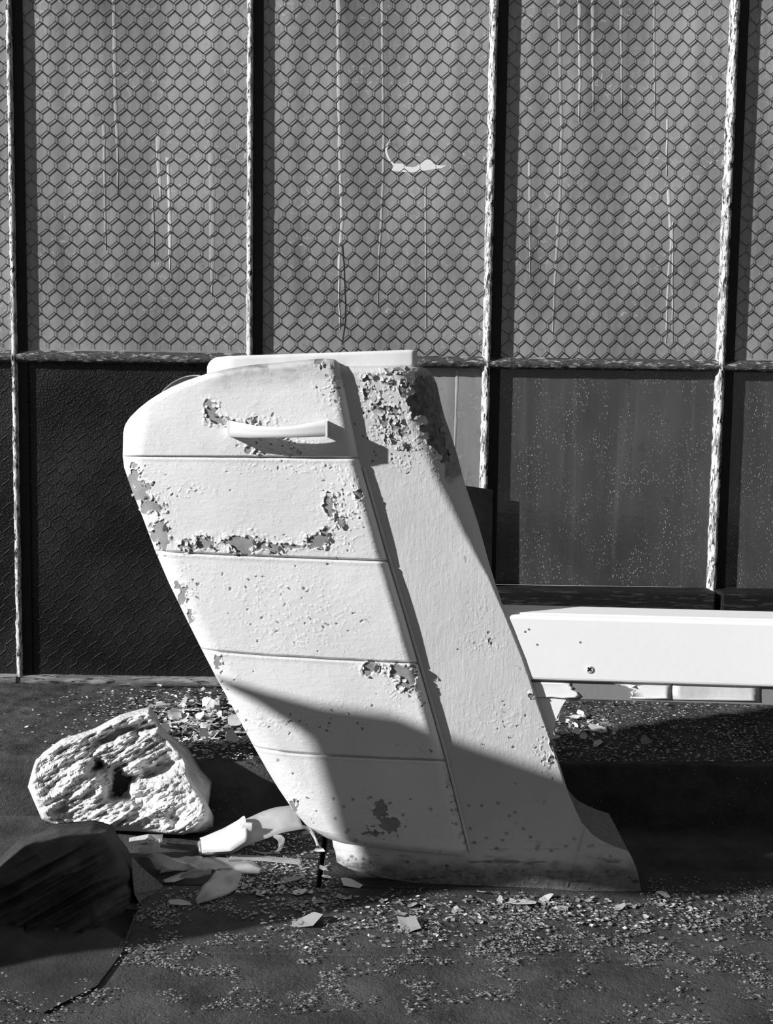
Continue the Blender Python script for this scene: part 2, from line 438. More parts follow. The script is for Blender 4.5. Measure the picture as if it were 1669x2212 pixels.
hz = [(40, 243), (20, 300), (14, 330), (28, 370), (55, 400), (100, 398), (120, 415), (160, 420), (180, 413), (228, 378), (262, 375), (278, 402), (310, 410), (350, 408), (325, 424), (240, 437), (150, 450), (36, 441), (52, 415), (15, 370), (3, 335), (8, 300)]
hole = [P(830 + a / 2.608, 200 + b / 2.608, .0045) for a, b in hz]
zt0, zt1 = zr + .004, ZTOP - .02
win = {}
win[1] = pane(1, XW0, xm[0], zt0, zt1, M_film)
win[2] = pane(2, xm[0], xm[1], zt0, zt1, M_film, shear=.02)
win[3] = pane(3, xm[1], xm[2], zt0, zt1, M_film, hole=hole, shear=-.04, ph=.007)
win[4] = pane(4, xm[2], xm[3], zt0, zt1, M_film, shear=-.05, ph=.004)
win[5] = pane(5, xm[3], XW1, zt0, zt1, M_film)
zb = zr - .010
win[6] = pane(6, XW0, xm[0], zl, zb, M_film, dark=True)
win[7] = pane(7, xm[0], xm[1], zl, zb, M_film, dark=True, shear=.25)
win[8] = pane(8, xm[1], xm[2], zl, zb, M_film2, wire=False)
win[9] = pane(9, xm[2], xm[3], zsr, zb, M_film3, wire=False)
win[10] = pane(10, xm[3], XW1, zsr, zb, M_film3, wire=False)
for w, pts, hw, m in ((2, [(244, -60), (250, 260), (254, 330), (254, 420)], 4.5, M_dripdk), (2, [(341, 290), (341, 330), (347, 430)], 5, M_drip), (2, [(362, 340), (367, 480), (366, 583)], 4.5, M_drip),
                      (2, [(456, 330), (458, 640)], 7, M_dripdk), (2, [(224, 270), (228, 540)], 3, M_dripdk), (2, [(330, 420), (333, 565)], 2, M_dripdk),
                      (3, [(729, -60), (733, 330), (738, 480), (732, 570), (733, 712)], 4.2, M_drip), (3, [(824, -60), (828, 330), (826, 420), (818, 560), (815, 664)], 3.2, M_dripdk), (3, [(918, 400), (919, 560), (920, 710)], 2.2, M_dripdk),
                      (4, [(1206, -60), (1212, 270), (1209, 430), (1200, 560), (1193, 720)], 4, M_dripdk), (4, [(1249, -60), (1252, 180), (1250, 262)], 3.2, M_drip), (4, [(1340, -60), (1343, 250)], 3, M_dripdk), (4, [(1279, -60), (1281, 240)], 4, M_dripdk),
                      (4, [(1440, 258), (1439, 380)], 2.2, M_drip), (4, [(1442, 400), (1449, 520), (1441, 640), (1438, 740)], 3, M_drip), (4, [(1143, 345), (1145, 600)], 2.6, M_dripdk), (4, [(1452, 480), (1452, 740)], 1.5, M_drip), (4, [(1412, -60), (1414, 260)], 2.5, M_dripdk),
                      (3, [(739, 530), (745, 620), (746, 690), (738, 745)], 1.0, M_black), (8, [(987, 800), (984, 900), (978, 1030)], 3, M_dripdk)):
    drip(win[w], pts, hw, m, seed=pts[0][0] % 13)

# ------------------------------------------------------------------ the machine
base = F(1030, 1880)
machine = empty('machine_housing', (float(base[0]), float(base[1]), 0))
tag(machine, 'slanted white painted metal machine housing with peeling paint, strap handle and side beam', 'machine')

Lc = [(935, 266), (960, 264), (985, 265), (1010, 268), (1060, 285), (1120, 309), (1190, 335), (1260, 365), (1330, 399), (1402, 435), (1460, 465), (1520, 498), (1608, 546), (1660, 576), (1700, 601), (1740, 629), (1770, 656), (1790, 690)]
Rc = [(776, 733), (800, 742), (880, 757), (990, 776), (1100, 807), (1212, 839), (1320, 871), (1433, 904), (1540, 934), (1643, 963), (1745, 988), (1850, 1014)]
CT = [(266, 935), (270, 918), (280, 902), (300, 882), (320, 866), (340, 853), (370, 836), (400, 823), (450, 806), (490, 797), (530, 790), (600, 783), (660, 777), (705, 774), (722, 776), (733, 784)]

def blobs(u, v, lst):
    o = np.full(u.shape, -9.0)
    for (cu, cv, ru, rv) in lst:
        o = np.maximum(o, 1 - np.sqrt(((u - cu) / ru) ** 2 + ((v - cv) / rv) ** 2))
    return o
def soft(u, v, lst):
    o = np.zeros(u.shape)
    for (cu, cv, ru, rv, a) in lst:
        o = np.maximum(o, a * np.exp(-(((u - cu) / ru) ** 2 + ((v - cv) / rv) ** 2)))
    return o
def cells(u, v, size, k):
    gx = np.floor(u / size).astype(int); gy = np.floor(v / size).astype(int)
    best = np.full(u.shape, 1e9); bu = np.zeros(u.shape); bv = np.zeros(u.shape); br = np.zeros(u.shape)
    for dx in (-1, 0, 1):
        for dy in (-1, 0, 1):
            a_ = (gx + dx) & 255; b_ = (gy + dy) & 255
            cu = (gx + dx + _T[k % 8][a_, b_]) * size; cv = (gy + dy + _T[(k + 1) % 8][a_, b_]) * size
            d = (u - cu) ** 2 + (v - cv) ** 2; m = d < best
            best = np.where(m, d, best); bu = np.where(m, cu, bu); bv = np.where(m, cv, bv); br = np.where(m, _T[(k + 2) % 8][a_, b_], br)
    return bu, bv, br
def peel(u, v, bl, regl):
    uw = u + 16 * fbm(u / 34, v / 34, 1, 4) + 6 * fbm(u / 9, v / 9, 5, 2); vw = v + 16 * fbm(u / 34, v / 34, 4, 4) + 6 * fbm(u / 9, v / 9, 2, 2)
    field = lambda a_, b_: np.maximum(blobs(a_, b_, bl), -1.0) + 1.1 * fbm(a_ / 15, b_ / 13, 0, 5) - .10
    c1u, c1v, r1 = cells(uw, vw, 8.0, 0)
    Fm = .7 * field(c1u, c1v) + .3 * field(uw, vw)
    c2u, c2v, r2 = cells(uw, vw * 1.25, 5.0, 3); reg = soft(u, v, regl)
    bare = np.maximum(sstep(-.02, .02, Fm), (r2 < .055 * reg ** 1.5) * 1.0)
    near = np.exp(np.minimum(Fm, 0) / .22) * (1 - bare)
    tilt = (((u - c1u) * np.cos(r1 * 40) + (v - c1v) * np.sin(r1 * 40)) / 8.0)
    lift = near * (.0006 + .0022 * r1 * r1 + .0016 * np.clip(tilt, -.4, 1)) + .0007 * reg * (r2 > .86) * (1 - bare)
    return bare, np.maximum(lift, 0) - .0006 * bare

cover_blobs = [(455, 893, 15, 24), (472, 908, 24, 12), (290, 1035, 14, 32), (303, 1062, 20, 26), (325, 1098, 28, 15), (342, 1150, 20, 26), (352, 1172, 18, 14),
               (405, 1180, 22, 12), (440, 1172, 26, 18), (522, 1176, 44, 22), (578, 1184, 36, 11), (620, 1180, 30, 8), (680, 1166, 28, 15), (703, 1158, 14, 16), (712, 1095, 13, 26), (738, 1130, 10, 14),
               (775, 1070, 9, 14), (396, 1284, 9, 22), (386, 1262, 8, 12), (800, 1448, 22, 11), (866, 1452, 38, 17), (880, 1478, 18, 15), (822, 1750, 17, 24), (838, 1785, 25, 18), (806, 1803, 24, 6),
               (470, 1432, 8, 18), (632, 1742, 7, 12), (690, 779, 12, 8), (330, 1200, 8, 12), (412, 1330, 7, 14), (560, 975, 10, 6), (535, 968, 8, 6), (605, 942, 10, 8), (508, 910, 9, 6), (540, 908, 14, 6)]
cover_reg = [(600, 965, 90, 26, 1.0), (560, 910, 60, 14, 1), (320, 1120, 60, 110, .75), (560, 1180, 220, 22, .85), (740, 1100, 50, 90, .9), (400, 1270, 40, 60, .7), (600, 1280, 160, 60, .45), (640, 1340, 140, 70, .5),
             (470, 1460, 40, 60, .7), (880, 1480, 50, 40, .9), (830, 1780, 50, 60, 1), (640, 1740, 50, 60, .7), (560, 1560, 120, 30, .5), (700, 1560, 140, 40, .55), (905, 1610, 40, 30, .7), (720, 830, 40, 60, .8), (790, 950, 40, 50, .6), (640, 1010, 160, 14, .7), (400, 1060, 60, 18, .7), (960, 1760, 25, 80, .7)]
NR, NC = 860, 400
seams_l = [935, 985, 1190, 1402, 1608, 1790]; seams_r = [776, 990, 1212, 1433, 1643, 1850]
tt = np.linspace(0, 5, NR)[:, None] * np.ones((1, NC))
s1 = np.linspace(0, 1, NC)
s1 = .5 * s1 + .5 * (3 * s1 ** 2 - 2 * s1 ** 3)             # denser at both ends
ss = s1[None, :] * np.ones((NR, 1))
vL = np.interp(tt, range(6), seams_l); vR = np.interp(tt, range(6), seams_r)
uL = itp(vL, Lc); uR = itp(vR, Rc)
pw = np.interp(tt, range(6), [1, 1.0, .8, .68, .42, .36])
uu = uL + (uR - uL) * ss
vv = vL + (vR - vL) * ss ** pw
topm = tt < 1                                               # the dome above the first seam
f1 = np.clip(tt, 0, 1)
u_top = uL[0:1, :] * 0 + (266 + (733 - 266) * ss); v_top = itp(u_top, CT)
u_sm = 265 + (776 - 265) * ss; v_sm = 985 + 5 * ss
uu = np.where(topm, u_top + (u_sm - u_top) * f1, uu); vv = np.where(topm, v_top + (v_sm - v_top) * f1, vv)
uLx = np.where(topm, 266 + (265 - 266) * f1, uL); uRx = np.where(topm, 733 + (776 - 733) * f1, uR)
aL = np.interp(tt, range(6), [66, 46, 44, 44, 66, 100]); bL = np.interp(tt, range(6), [.026, .019, .017, .017, .028, .046])
rl = np.clip(1 - (uu - uLx) / aL, 0, 1)
dtop = vv - itp(uu, CT); dtop = np.where(topm, dtop, 999)
rt = np.clip(1 - dtop / 17, 0, 1)
dR = uRx - uu; rr = np.clip(1 - dR / 30, 0, 1)
dB = np.where(tt > 4, (5 - tt) * 205, 999); rb = np.clip(1 - dB / 16, 0, 1)
PROUD = .013
rad = np.minimum(np.sqrt(rl ** 2 + rt ** 2), .9995)
off = -PROUD + np.maximum(bL * (rl > 0), .018 * rt) * (1 - np.sqrt(1 - rad ** 2))
off = off + (PROUD + .004) * (1 - np.sqrt(1 - np.minimum(rr, .9995) ** 2)) + .012 * (1 - np.sqrt(1 - np.minimum(rb, .999) ** 2))
segh = 207.0
for k in (1, 2, 3, 4):
    dpx = (tt - k) * segh
    wv = 1.3 * fbm(uu / 40, 0 * uu + k, 2, 3)
    off = off + .0058 * np.exp(-((dpx - wv) / 1.9) ** 2) - .0005 * np.exp(-((dpx - 6) / 4.0) ** 2)
off = off + .0095 * np.clip(1 - (uu - uLx) / 280, 0, 1) ** 2      # the face sweeps gently back towards the nose
# each segment bellies out a little
off = off - .0012 * np.sin(np.pi * (tt % 1)) + .0007 * fbm(uu / 60, vv / 60, 4, 3)
bare, lift = peel(uu, vv, cover_blobs, cover_reg)
edgefade = sstep(0, 8, uu - uLx) * sstep(3, 12, dR)
bare = bare * sstep(0, 4, uu - uLx + 2); off = off - lift * edgefade
pts = PP(uu, vv, off)
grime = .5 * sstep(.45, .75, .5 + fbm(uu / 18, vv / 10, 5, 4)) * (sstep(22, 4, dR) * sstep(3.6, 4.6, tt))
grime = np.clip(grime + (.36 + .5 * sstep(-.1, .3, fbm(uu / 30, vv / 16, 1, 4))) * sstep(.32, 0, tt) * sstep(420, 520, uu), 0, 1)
sp = soft(uu, vv, [(a, b, 5, 5, 1) for a, b in ((762, 1727), (742, 1742), (724, 1768), (752, 1793), (768, 1815), (748, 1798), (810, 1797), (870, 1760), (930, 1748), (800, 1722), (720, 1725), (600, 1642), (985, 1780), (975, 1750))])
grime = np.clip(grime + .55 * sstep(.4, .7, sp), 0, 1)
# wrap the shell back at the left, over the top and under the lip
YB = -.50
lcol = pts[:, 0]; back = lcol.copy(); back[:, 1] = np.maximum(YB, lcol[:, 1] + .01)
cols = [back + (lcol - back) * k for k in (0, .25, .5, .75)]
full = np.concatenate([np.stack(cols, 1), pts], 1)
ex = lambda a: np.concatenate([np.repeat(a[:, :1], 4, 1), a], 1)
trow = full[0]; tb = trow.copy(); tb[:, 1] = np.maximum(YB, trow[:, 1] + .01); tb[:, 2] -= .004
brow = full[-1]; bb = brow.copy(); bb[:, 1] = np.maximum(brow[:, 1] + .02, -.60); bb[:, 2] += .004
full = np.concatenate([np.stack([tb + (trow - tb) * k for k in (0, .33, .66)]), full, bb[None]], 0)
exr = lambda a: np.concatenate([np.repeat(a[:1], 3, 0), a, a[-1:]], 0)
cover = mk('front_cover', full.reshape(-1, 3), gridfaces(full.shape[0], full.shape[1]), M_cover, machine, smooth=True,
           attr={'bare': exr(ex(bare)), 'grime': exr(ex(grime))})
cover['label'] = 'five-band rounded front cover'

# the post and plinth behind the cover
UB = [(791, 560), (985, 360), (1190, 430), (1402, 530), (1608, 640), (1700, 690), (1800, 716), (1860, 722), (1925, 726)]
URt = [(791, 906), (795, 918), (802, 928), (815, 937), (832, 944), (870, 952), (900, 960), (940, 974), (985, 988), (1040, 1002), (1090, 1019), (1130, 1032), (1180, 1046), (1220, 1057), (1265, 1071), (1310, 1086), (1360, 1106), (1420, 1130), (1470, 1147), (1520, 1163), (1570, 1181), (1610, 1195), (1653, 1209), (1690, 1220), (1714, 1228), (1745, 1241), (1770, 1253), (1784, 1262), (1806, 1282), (1818, 1303), (1828, 1325), (1839, 1357), (1856, 1366), (1875, 1374), (1900, 1380), (1926, 1385)]
BB = [(720, 1858), (740, 1870), (765, 1881), (830, 1897), (900, 1908), (1050, 1920), (1200, 1924), (1390, 1926)]
NR2, NC2 = 820, 420
ww = np.linspace(0, 1, NR2)[:, None] * np.ones((1, NC2))
s2 = np.linspace(0, 1, NC2); s2 = 1 - (1 - s2) ** 1.35; ss = s2[None] * np.ones((NR2, 1))
v0 = 791 + ww * (1926 - 791)
ub = itp(v0, UB); ur = itp(v0, URt)
ub = np.where(v0 < 1690, np.maximum(ub, itp(v0, Rc) - 70), ub)   # only a strip behind the cover
mixw = sstep(1640, 1700, v0); ub = itp(v0, UB) * mixw + np.maximum(itp(v0, UB), itp(v0, Rc) - 70) * (1 - mixw)
uu = ub + (ur - ub) * ss
vv = v0 - (1926 - itp(uu, BB)) * sstep(.90, 1.0, ww)
a = itp(v0, [(791, 80), (950, 85), (1050, 68), (1150, 46), (1250, 14), (1320, 6), (1930, 5)])
b = itp(v0, [(791, .10), (950, .09), (1050, .07), (1150, .045), (1250, .012), (1320, .004), (1930, .004)])
rr = np.clip(1 - (ur - uu) / a, 0, .9995)
off = b * (1 - np.sqrt(1 - rr ** 2))
rl = np.clip(1 - (uu - ub) / 75, 0, .9995) * sstep(1700, 1760, v0)
off = off + .060 * (1 - np.sqrt(1 - rl ** 2))
rt = np.clip(1 - (v0 - 791) / 16, 0, .9995); off = off + .014 * (1 - np.sqrt(1 - rt ** 2))
off = off + .0008 * fbm(uu / 60, vv / 60, 5, 3)
# weld line across the foot
wl = (uu - np.interp(vv, [1780, 1926], [1264, 1222])) * (vv > 1784); off = off - .0012 * np.exp(-(wl / 1.6) ** 2) * (vv > 1784) * (vv < 1915)
body_blobs = [(795, 815, 20, 9), (815, 878, 9, 24), (828, 905, 10, 20), (851, 893, 9, 22), (858, 918, 12, 15), (842, 945, 10, 14), (870, 930, 10, 9), (868, 962, 14, 8), (888, 968, 9, 8), (840, 825, 12, 10), (872, 840, 14, 14), (790, 845, 9, 12),
              (918, 926, 12, 14), (895, 870, 14, 30), (920, 850, 30, 50), (940, 900, 18, 60), (950, 960, 14, 30), (935, 960, 10, 10), (862, 800, 30, 7), (960, 985, 12, 18), (1062, 1386, 5, 4), (1196, 1612, 6, 12), (1150, 1500, 5, 8), (1190, 1640, 6, 8)]
body_reg = [(830, 890, 60, 90, 1.0), (890, 830, 60, 40, 1), (930, 900, 50, 110, 1), (880, 980, 50, 40, .8), (1050, 1390, 50, 30, .5), (1080, 1560, 80, 60, .35), (1180, 1620, 30, 80, .8), (1040, 1330, 30, 30, .4), (1000, 1900, 500, 24, .8), (760, 1870, 60, 24, 1.0)]
bare, lift = peel(uu, vv, body_blobs, body_reg)
off = off - lift * 1.15 * sstep(0, 5, ur - uu)
pts = PP(uu, vv, off)
darkside = np.clip(blobs(uu, vv, [(930, 850, 55, 70), (955, 930, 34, 90), (975, 990, 26, 50)]) * 2 + .5 + 2.0 * fbm(uu / 16, vv / 16, 2, 4), 0, 1)  # dark primer of the peeled corner plus shade painted on the rounded side
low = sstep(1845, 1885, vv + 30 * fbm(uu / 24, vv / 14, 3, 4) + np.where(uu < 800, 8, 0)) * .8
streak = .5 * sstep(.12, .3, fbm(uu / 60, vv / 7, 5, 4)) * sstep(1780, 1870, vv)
spts = [(1040, 1740), (1075, 1735), (1100, 1762), (1130, 1790), (1085, 1815), (1050, 1810), (1094, 1800), (1145, 1808), (1240, 1812), (1222, 1828), (1280, 1826), (1272, 1828), (1318, 1850), (1190, 1838), (1072, 1832), (1015, 1790), (1012, 1740), (1024, 1820), (965, 1870), (880, 1862), (800, 1862), (760, 1850), (785, 1855), (1112, 1755), (1186, 1660), (1258, 1776)]
sp = soft(uu, vv, [(p, q, 5.5, 4.5, 1) for p, q in spts])
grime = np.clip(low + streak + .6 * sstep(.4, .7, sp) + darkside * np.maximum(bare, .75 * (uu > itp(vv, [(791, 888), (1000, 960)]))), 0, 1)  # grime, plus the dark primer and painted shade of darkside
rc = pts[:, -1]; rb_ = rc.copy(); rb_[:, 1] = np.maximum(rc[:, 1] + .01, -.515)
rcols = [rc + (rb_ - rc) * k for k in (.15, .4, .7, 1)]
lc = pts[:, 0]; lb = lc.copy(); lb[:, 1] = np.maximum(lc[:, 1] + .01, -.515)
full = np.concatenate([lb[:, None], pts, np.stack(rcols, 1)], 1)
exc = lambda a_: np.concatenate([a_[:, :1], a_, np.repeat(a_[:, -1:], 4, 1)], 1)
grime[:, -1] = np.maximum(grime[:, -1], .75)  # side wall darkened: its shade is painted into the colour
tr = full[0]; tb = tr.copy(); tb[:, 1] = np.maximum(tr[:, 1] + .005, -.515); tb[:, 2] += .002
full = np.concatenate([tb[None], full], 0); exr2 = lambda a_: np.concatenate([a_[:1], a_], 0)
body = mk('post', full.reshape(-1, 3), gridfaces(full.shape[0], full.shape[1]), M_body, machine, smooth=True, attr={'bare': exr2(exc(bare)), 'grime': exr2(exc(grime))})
body['label'] = 'leaning post flaring into a plinth foot'

# welt along the cover's right edge
vb = np.linspace(1010, 1838, 160); ubd = itp(vb, Rc) + 3.5
mk('edge_bead', *tube(PP(ubd, vb, -.001), .0019, 6), M_bead, machine, smooth=True)

# strap handle on the cover
ub_ = np.linspace(490, 708, 60)
tv = itp(ub_, [(490, 908), (510, 911), (530, 915), (560, 921), (600, 922), (640, 919), (670, 914), (708, 909)]); bv = itp(ub_, [(490, 944), (540, 946.5), (620, 945.5), (706, 943)])
xx = (ub_ - 599) / 109
ho = -PROUD - .020 - .005 * (1 - xx ** 2)
rowsf = [tv + (bv - tv) * k for k in (0, .04, .35, .65, .96, 1)]
fr = np.stack([PP(ub_, r_, ho + (.0012 if i in (0, 5) else 0)) for i, r_ in enumerate(rowsf)])
bk = np.stack([PP(ub_, tv + (bv - tv) * k, ho + .004) for k in (1, .5, 0)])
loop = np.concatenate([fr, bk], 0); nl, nc = loop.shape[:2]
fq = []
for i in range(nl):
    for j in range(nc - 1): fq.append((i * nc + j, i * nc + j + 1, ((i + 1) % nl) * nc + j + 1, ((i + 1) % nl) * nc + j))
fq += [tuple(i * nc for i in range(nl)), tuple(i * nc + nc - 1 for i in range(nl - 1, -1, -1))]
hd = mk('handle', loop.reshape(-1, 3), fq, M_handle, cover)
hd.data.polygons.foreach_set('use_smooth', np.ones(len(hd.data.polygons), bool)); hd['label'] = 'white bowed strap handle'
for ua, ubb in ((491, 498), (699, 707)):
    q0 = -PROUD - .0205; q1 = -PROUD + .006
    vt, vb2 = (909, 944) if ua < 600 else (910, 943)
    fr_ = np.array([PP(ua, vt, q0), PP(ubb, vt, q0), PP(ubb, vb2, q0), PP(ua, vb2, q0)])
    bk_ = fr_.copy(); bk_[:, 1] += q1 - q0
    mk('handle_leg', *prism(fr_, bk_), M_handle, cover)

# thick board lying across the top
def rolled(name, u0, u1, top, bot, off0, aL_, bL_, aR_, bR_, yback, mat, parent, nx=120, ny=14, edge=.15, eb=.004):
    s = np.linspace(0, 1, nx); s = .5 * s + .5 * (3 * s ** 2 - 2 * s ** 3); k = np.linspace(0, 1, ny); k = .5 - .5 * np.cos(np.pi * k)
    U = (u0 + (u1 - u0) * s)[None] * np.ones((ny, 1)); Tp = itp(U, top); Bt = itp(U, bot); V_ = Tp + (Bt - Tp) * k[:, None]
    rl_ = np.clip(1 - (U - u0) / aL_, 0, .9995); rr_ = np.clip(1 - (u1 - U) / aR_, 0, .9995)
    ke = np.clip(np.maximum(1 - k / edge, 1 - (1 - k) / edge), 0, .9995)[:, None]
    o_ = off0 + bL_ * (1 - np.sqrt(1 - rl_ ** 2)) + bR_ * (1 - np.sqrt(1 - rr_ ** 2)) + eb * (1 - np.sqrt(1 - ke ** 2))
    p_ = PP(U, V_, o_)
    ring = np.concatenate([p_[0, :], p_[1:, -1], p_[-1, -2::-1], p_[-2:0:-1, 0]]); rb2 = ring.copy(); rb2[:, 1] = np.maximum(ring[:, 1] + .002, yback)
    n0 = nx * ny; nr_ = len(ring)
    v = np.concatenate([p_.reshape(-1, 3), ring, rb2])
    f = gridfaces(ny, nx).tolist() + [(n0 + i, n0 + nr_ + i, n0 + nr_ + (i + 1) % nr_, n0 + (i + 1) % nr_) for i in range(nr_)] + [tuple(range(n0 + nr_, n0 + 2 * nr_))]
    return mk(name, v, f, mat, parent, smooth=True)
tp = rolled('top_board', 447, 901, [(447, 793), (450, 785), (456, 778), (466, 772), (490, 769), (700, 762), (880, 755.5), (896, 756), (901, 760)], [(447, 812), (901, 793)], .046, 60, .035, 14, .012, -.44, M_topb, machine)
tp['label'] = 'white board with rounded end on top'

# rim of a round cap showing behind the dome
cc = P(400, 862, -.50); th = np.linspace(0, 2 * math.pi, 48, endpoint=False)
e1 = np.array([.86, .1, .50]); e1 /= np.linalg.norm(e1); e2 = np.array([-.35, .45, .60]); e2 -= e1 * (e1 @ e2); e2 /= np.linalg.norm(e2)
nn = np.cross(e1, e2)
ringp = cc + .0375 * np.cos(th)[:, None] * e1 + .030 * np.sin(th)[:, None] * e2
cap = mk('round_cap', *prism(cc + .93 * (ringp - cc) + nn * .004, cc + .93 * (ringp - cc) - nn * .010), M_black, machine)
mk('cap_rim', *tube(ringp, .0019, 6, True), M_metal, cap, smooth=True)
mk('cap_rim', *tube(cc + .84 * (ringp - cc) - nn * .004, .0007, 6, True), M_black, cap, smooth=True)

# side beam, its lower strip, gusset and fastenings
XR = .95
def slab(name, uL_, vt, vb, off0, depth, mat, parent, bev=.0025, x1=XR):
    a_ = PP(uL_, vt, off0); b_ = PP(uL_, vb, off0)
    def at(x, z, o_): return np.array([x, Y0 + KY * (X0 - x) + o_, z])
    fr_ = np.array([at(a_[0], a_[2], off0), at(x1, a_[2], off0), at(x1, b_[2], off0), at(a_[0], b_[2], off0)])
    bk_ = np.array([at(a_[0], a_[2], off0 + depth), at(x1, a_[2], off0 + depth), at(x1, b_[2], off0 + depth), at(a_[0], b_[2], off0 + depth)])
    return bevel(mk(name, *prism(fr_, bk_), mat, parent), bev, 3)
beam = slab('side_beam', 1075, 1328, 1468, .003, .062, M_white, machine, .004); beam['label'] = 'bright white painted horizontal beam'
lip = slab('beam_moulding', 1085, 1322, 1327, .012, .05, M_white, machine, .001)
def disc(u, v, off0, r, h, n=18):
    c = PP(u, v, off0); t_ = np.linspace(0, 2 * math.pi, n, endpoint=False)
    ring = np.stack([c[0] + r * np.cos(t_), 0 * t_ + c[1], c[2] + r * np.sin(t_)], -1)
    v1 = ring.copy(); v1[:, 1] -= h * .4; v2 = c + (ring - c) * .8; v2[:, 1] -= h
    vv_ = np.concatenate([ring, v1, v2]); f = [(i, (i + 1) % n, n + (i + 1) % n, n + i) for i in range(n)] + [(n + i, n + (i + 1) % n, 2 * n + (i + 1) % n, 2 * n + i) for i in range(n)] + [tuple(range(2 * n, 3 * n))]
    return vv_, f
scw = mk('screw', *disc(1273, 1446, .0028, .0044, .0014), M_chip, beam); scw['label'] = 'cross-head screw'
for sg in (1, -1):
    c = PP(1273, 1446, .0012); d1 = np.array([1, 0, sg]) / 1.414 * .0030; d2 = np.array([-sg, 0, 1]) / 1.414 * .00075
    fr_ = np.array([c + d1 + d2, c - d1 + d2, c - d1 - d2, c + d1 - d2]); bk_ = fr_.copy(); bk_[:, 1] += .001
    mk('slot', *prism(fr_, bk_), M_black, scw)
for u, v in ((1133, 1364), (1141, 1359), (1159, 1392), (1252, 1387)):
    mk('nail_head', *disc(u, v, .0032, .0013, .0008, 10), M_chipg, beam)
strip = slab('lower_strip', 1100, 1467, 1507, .009, .045, M_bareboard, machine, .0015); strip['label'] = 'strip below the beam with torn paint'
gl = [(1120, 1480), (1252, 1484), (1250, 1494), (1236, 1501), (1222, 1512), (1212, 1528), (1203, 1548), (1197, 1568), (1193, 1592), (1186, 1610), (1140, 1600)]
gf = PP(np.array([q[0] for q in gl]), np.array([q[1] for q in gl]), .0095); gb = gf.copy(); gb[:, 1] += .012
mk('gusset', *prism(gf, gb), M_white, machine)
def sheet(name, outline, off0, mat, parent, th=.0010, lift=.0007, seed=0):
    # torn paint sheet still hanging on a face, slightly lifted along its outline
    o_ = np.array(outline, float); c = o_.mean(0); rings = []
    for k in (1.0, .8, .55, .25):
        q = c + (o_ - c) * k; lf = lift * max(0, (k - .5) * 2) ** 2 * (.3 + 1.2 * vn(q[:, 0] / 9 + seed, q[:, 1] / 9, 4))
        rings.append(PP(q[:, 0], q[:, 1], off0 - th - lf))
    n = len(o_); bkr = rings[0].copy(); bkr[:, 1] += th
    v = np.concatenate([bkr] + rings + [PP(c[0], c[1], off0 - th)[None]]); f = []
    for r_ in range(4):
        for i in range(n): f.append((r_ * n + i, (r_ + 1) * n + i, (r_ + 1) * n + (i + 1) % n, r_ * n + (i + 1) % n))
    f += [(4 * n + i, 5 * n, 4 * n + (i + 1) % n) for i in range(n)]
    f += [tuple(range(n))]
    return mk(name, v, f, mat, parent, smooth=True)
sheet('torn_paint', [(1140, 1474), (1170, 1474), (1200, 1475), (1232, 1475), (1230, 1481), (1238, 1485), (1234, 1490), (1244, 1494), (1253, 1503), (1246, 1508), (1215, 1509), (1190, 1506), (1160, 1507), (1140, 1506)], .009, M_white, strip, seed=3)
sheet('torn_paint', [(1318, 1475), (1336, 1476), (1345, 1478), (1372, 1480), (1356, 1485), (1371, 1490), (1362, 1496), (1366, 1502), (1360, 1508), (1400, 1510), (1449, 1511), (1448, 1495), (1450, 1476), (1400, 1475)], .009, M_white, strip, seed=5)
sheet('torn_paint', [(1453, 1476), (1452, 1494), (1453, 1511), (1540, 1513), (1640, 1516), (1640, 1497), (1640, 1478), (1540, 1477)], .009, M_chip, strip, seed=7)
# curled flakes standing up along the torn paint
def flake_mesh(seed, L=1.0, curl=1.2):
    r_ = np.random.default_rng(seed); nx, ny = 4, 3
    v = []
    for j in range(ny):
        for i in range(nx):
            a_ = i / (nx - 1); b_ = j / (ny - 1) - .5
            w = (.35 + .65 * math.sin(math.pi * (.2 + .7 * a_))) * (1 + .5 * (r_.random() - .5))
            th_ = curl * a_ + .2 * b_ * (r_.random() - .5)
            v.append((L * math.sin(th_) / curl + .12 * (r_.random() - .5), b_ * w * 1.1 + .15 * (r_.random() - .5), L * (1 - math.cos(th_)) / curl + .05 * r_.random()))
    v = np.array(v); n = len(v); t = np.concatenate([v, v - np.array([0, 0, .06])]); fc = []
    idx = lambda i, j: j * nx + i
    for j in range(ny - 1):
        for i in range(nx - 1):
            fc.append((idx(i, j), idx(i + 1, j), idx(i + 1, j + 1), idx(i, j + 1))); fc.append(tuple(n + q for q in (idx(i, j + 1), idx(i + 1, j + 1), idx(i + 1, j), idx(i, j))))
    rim = [idx(i, 0) for i in range(nx)] + [idx(nx - 1, j) for j in range(1, ny)] + [idx(i, ny - 1) for i in range(nx - 2, -1, -1)] + [idx(0, j) for j in range(ny - 2, 0, -1)]
    for q in range(len(rim)): a_, b_ = rim[q], rim[(q + 1) % len(rim)]; fc.append((a_, n + a_, n + b_, b_))
    me = bpy.data.meshes.new('paint_flake'); me.from_pydata(t.tolist(), [], fc); me.update(); return me
FLK = {m.name: [] for m in (M_cover, M_body, M_chip, M_chipg, M_white)}
for m in (M_cover, M_body, M_chip, M_chipg, M_white):
    for k in range(6):
        me = flake_mesh(100 + k * 7 + len(m.name), curl=(.5, .8, 1.2, 1.6, .4, 1.0)[k]); me.materials.append(m); FLK[m.name].append(me)
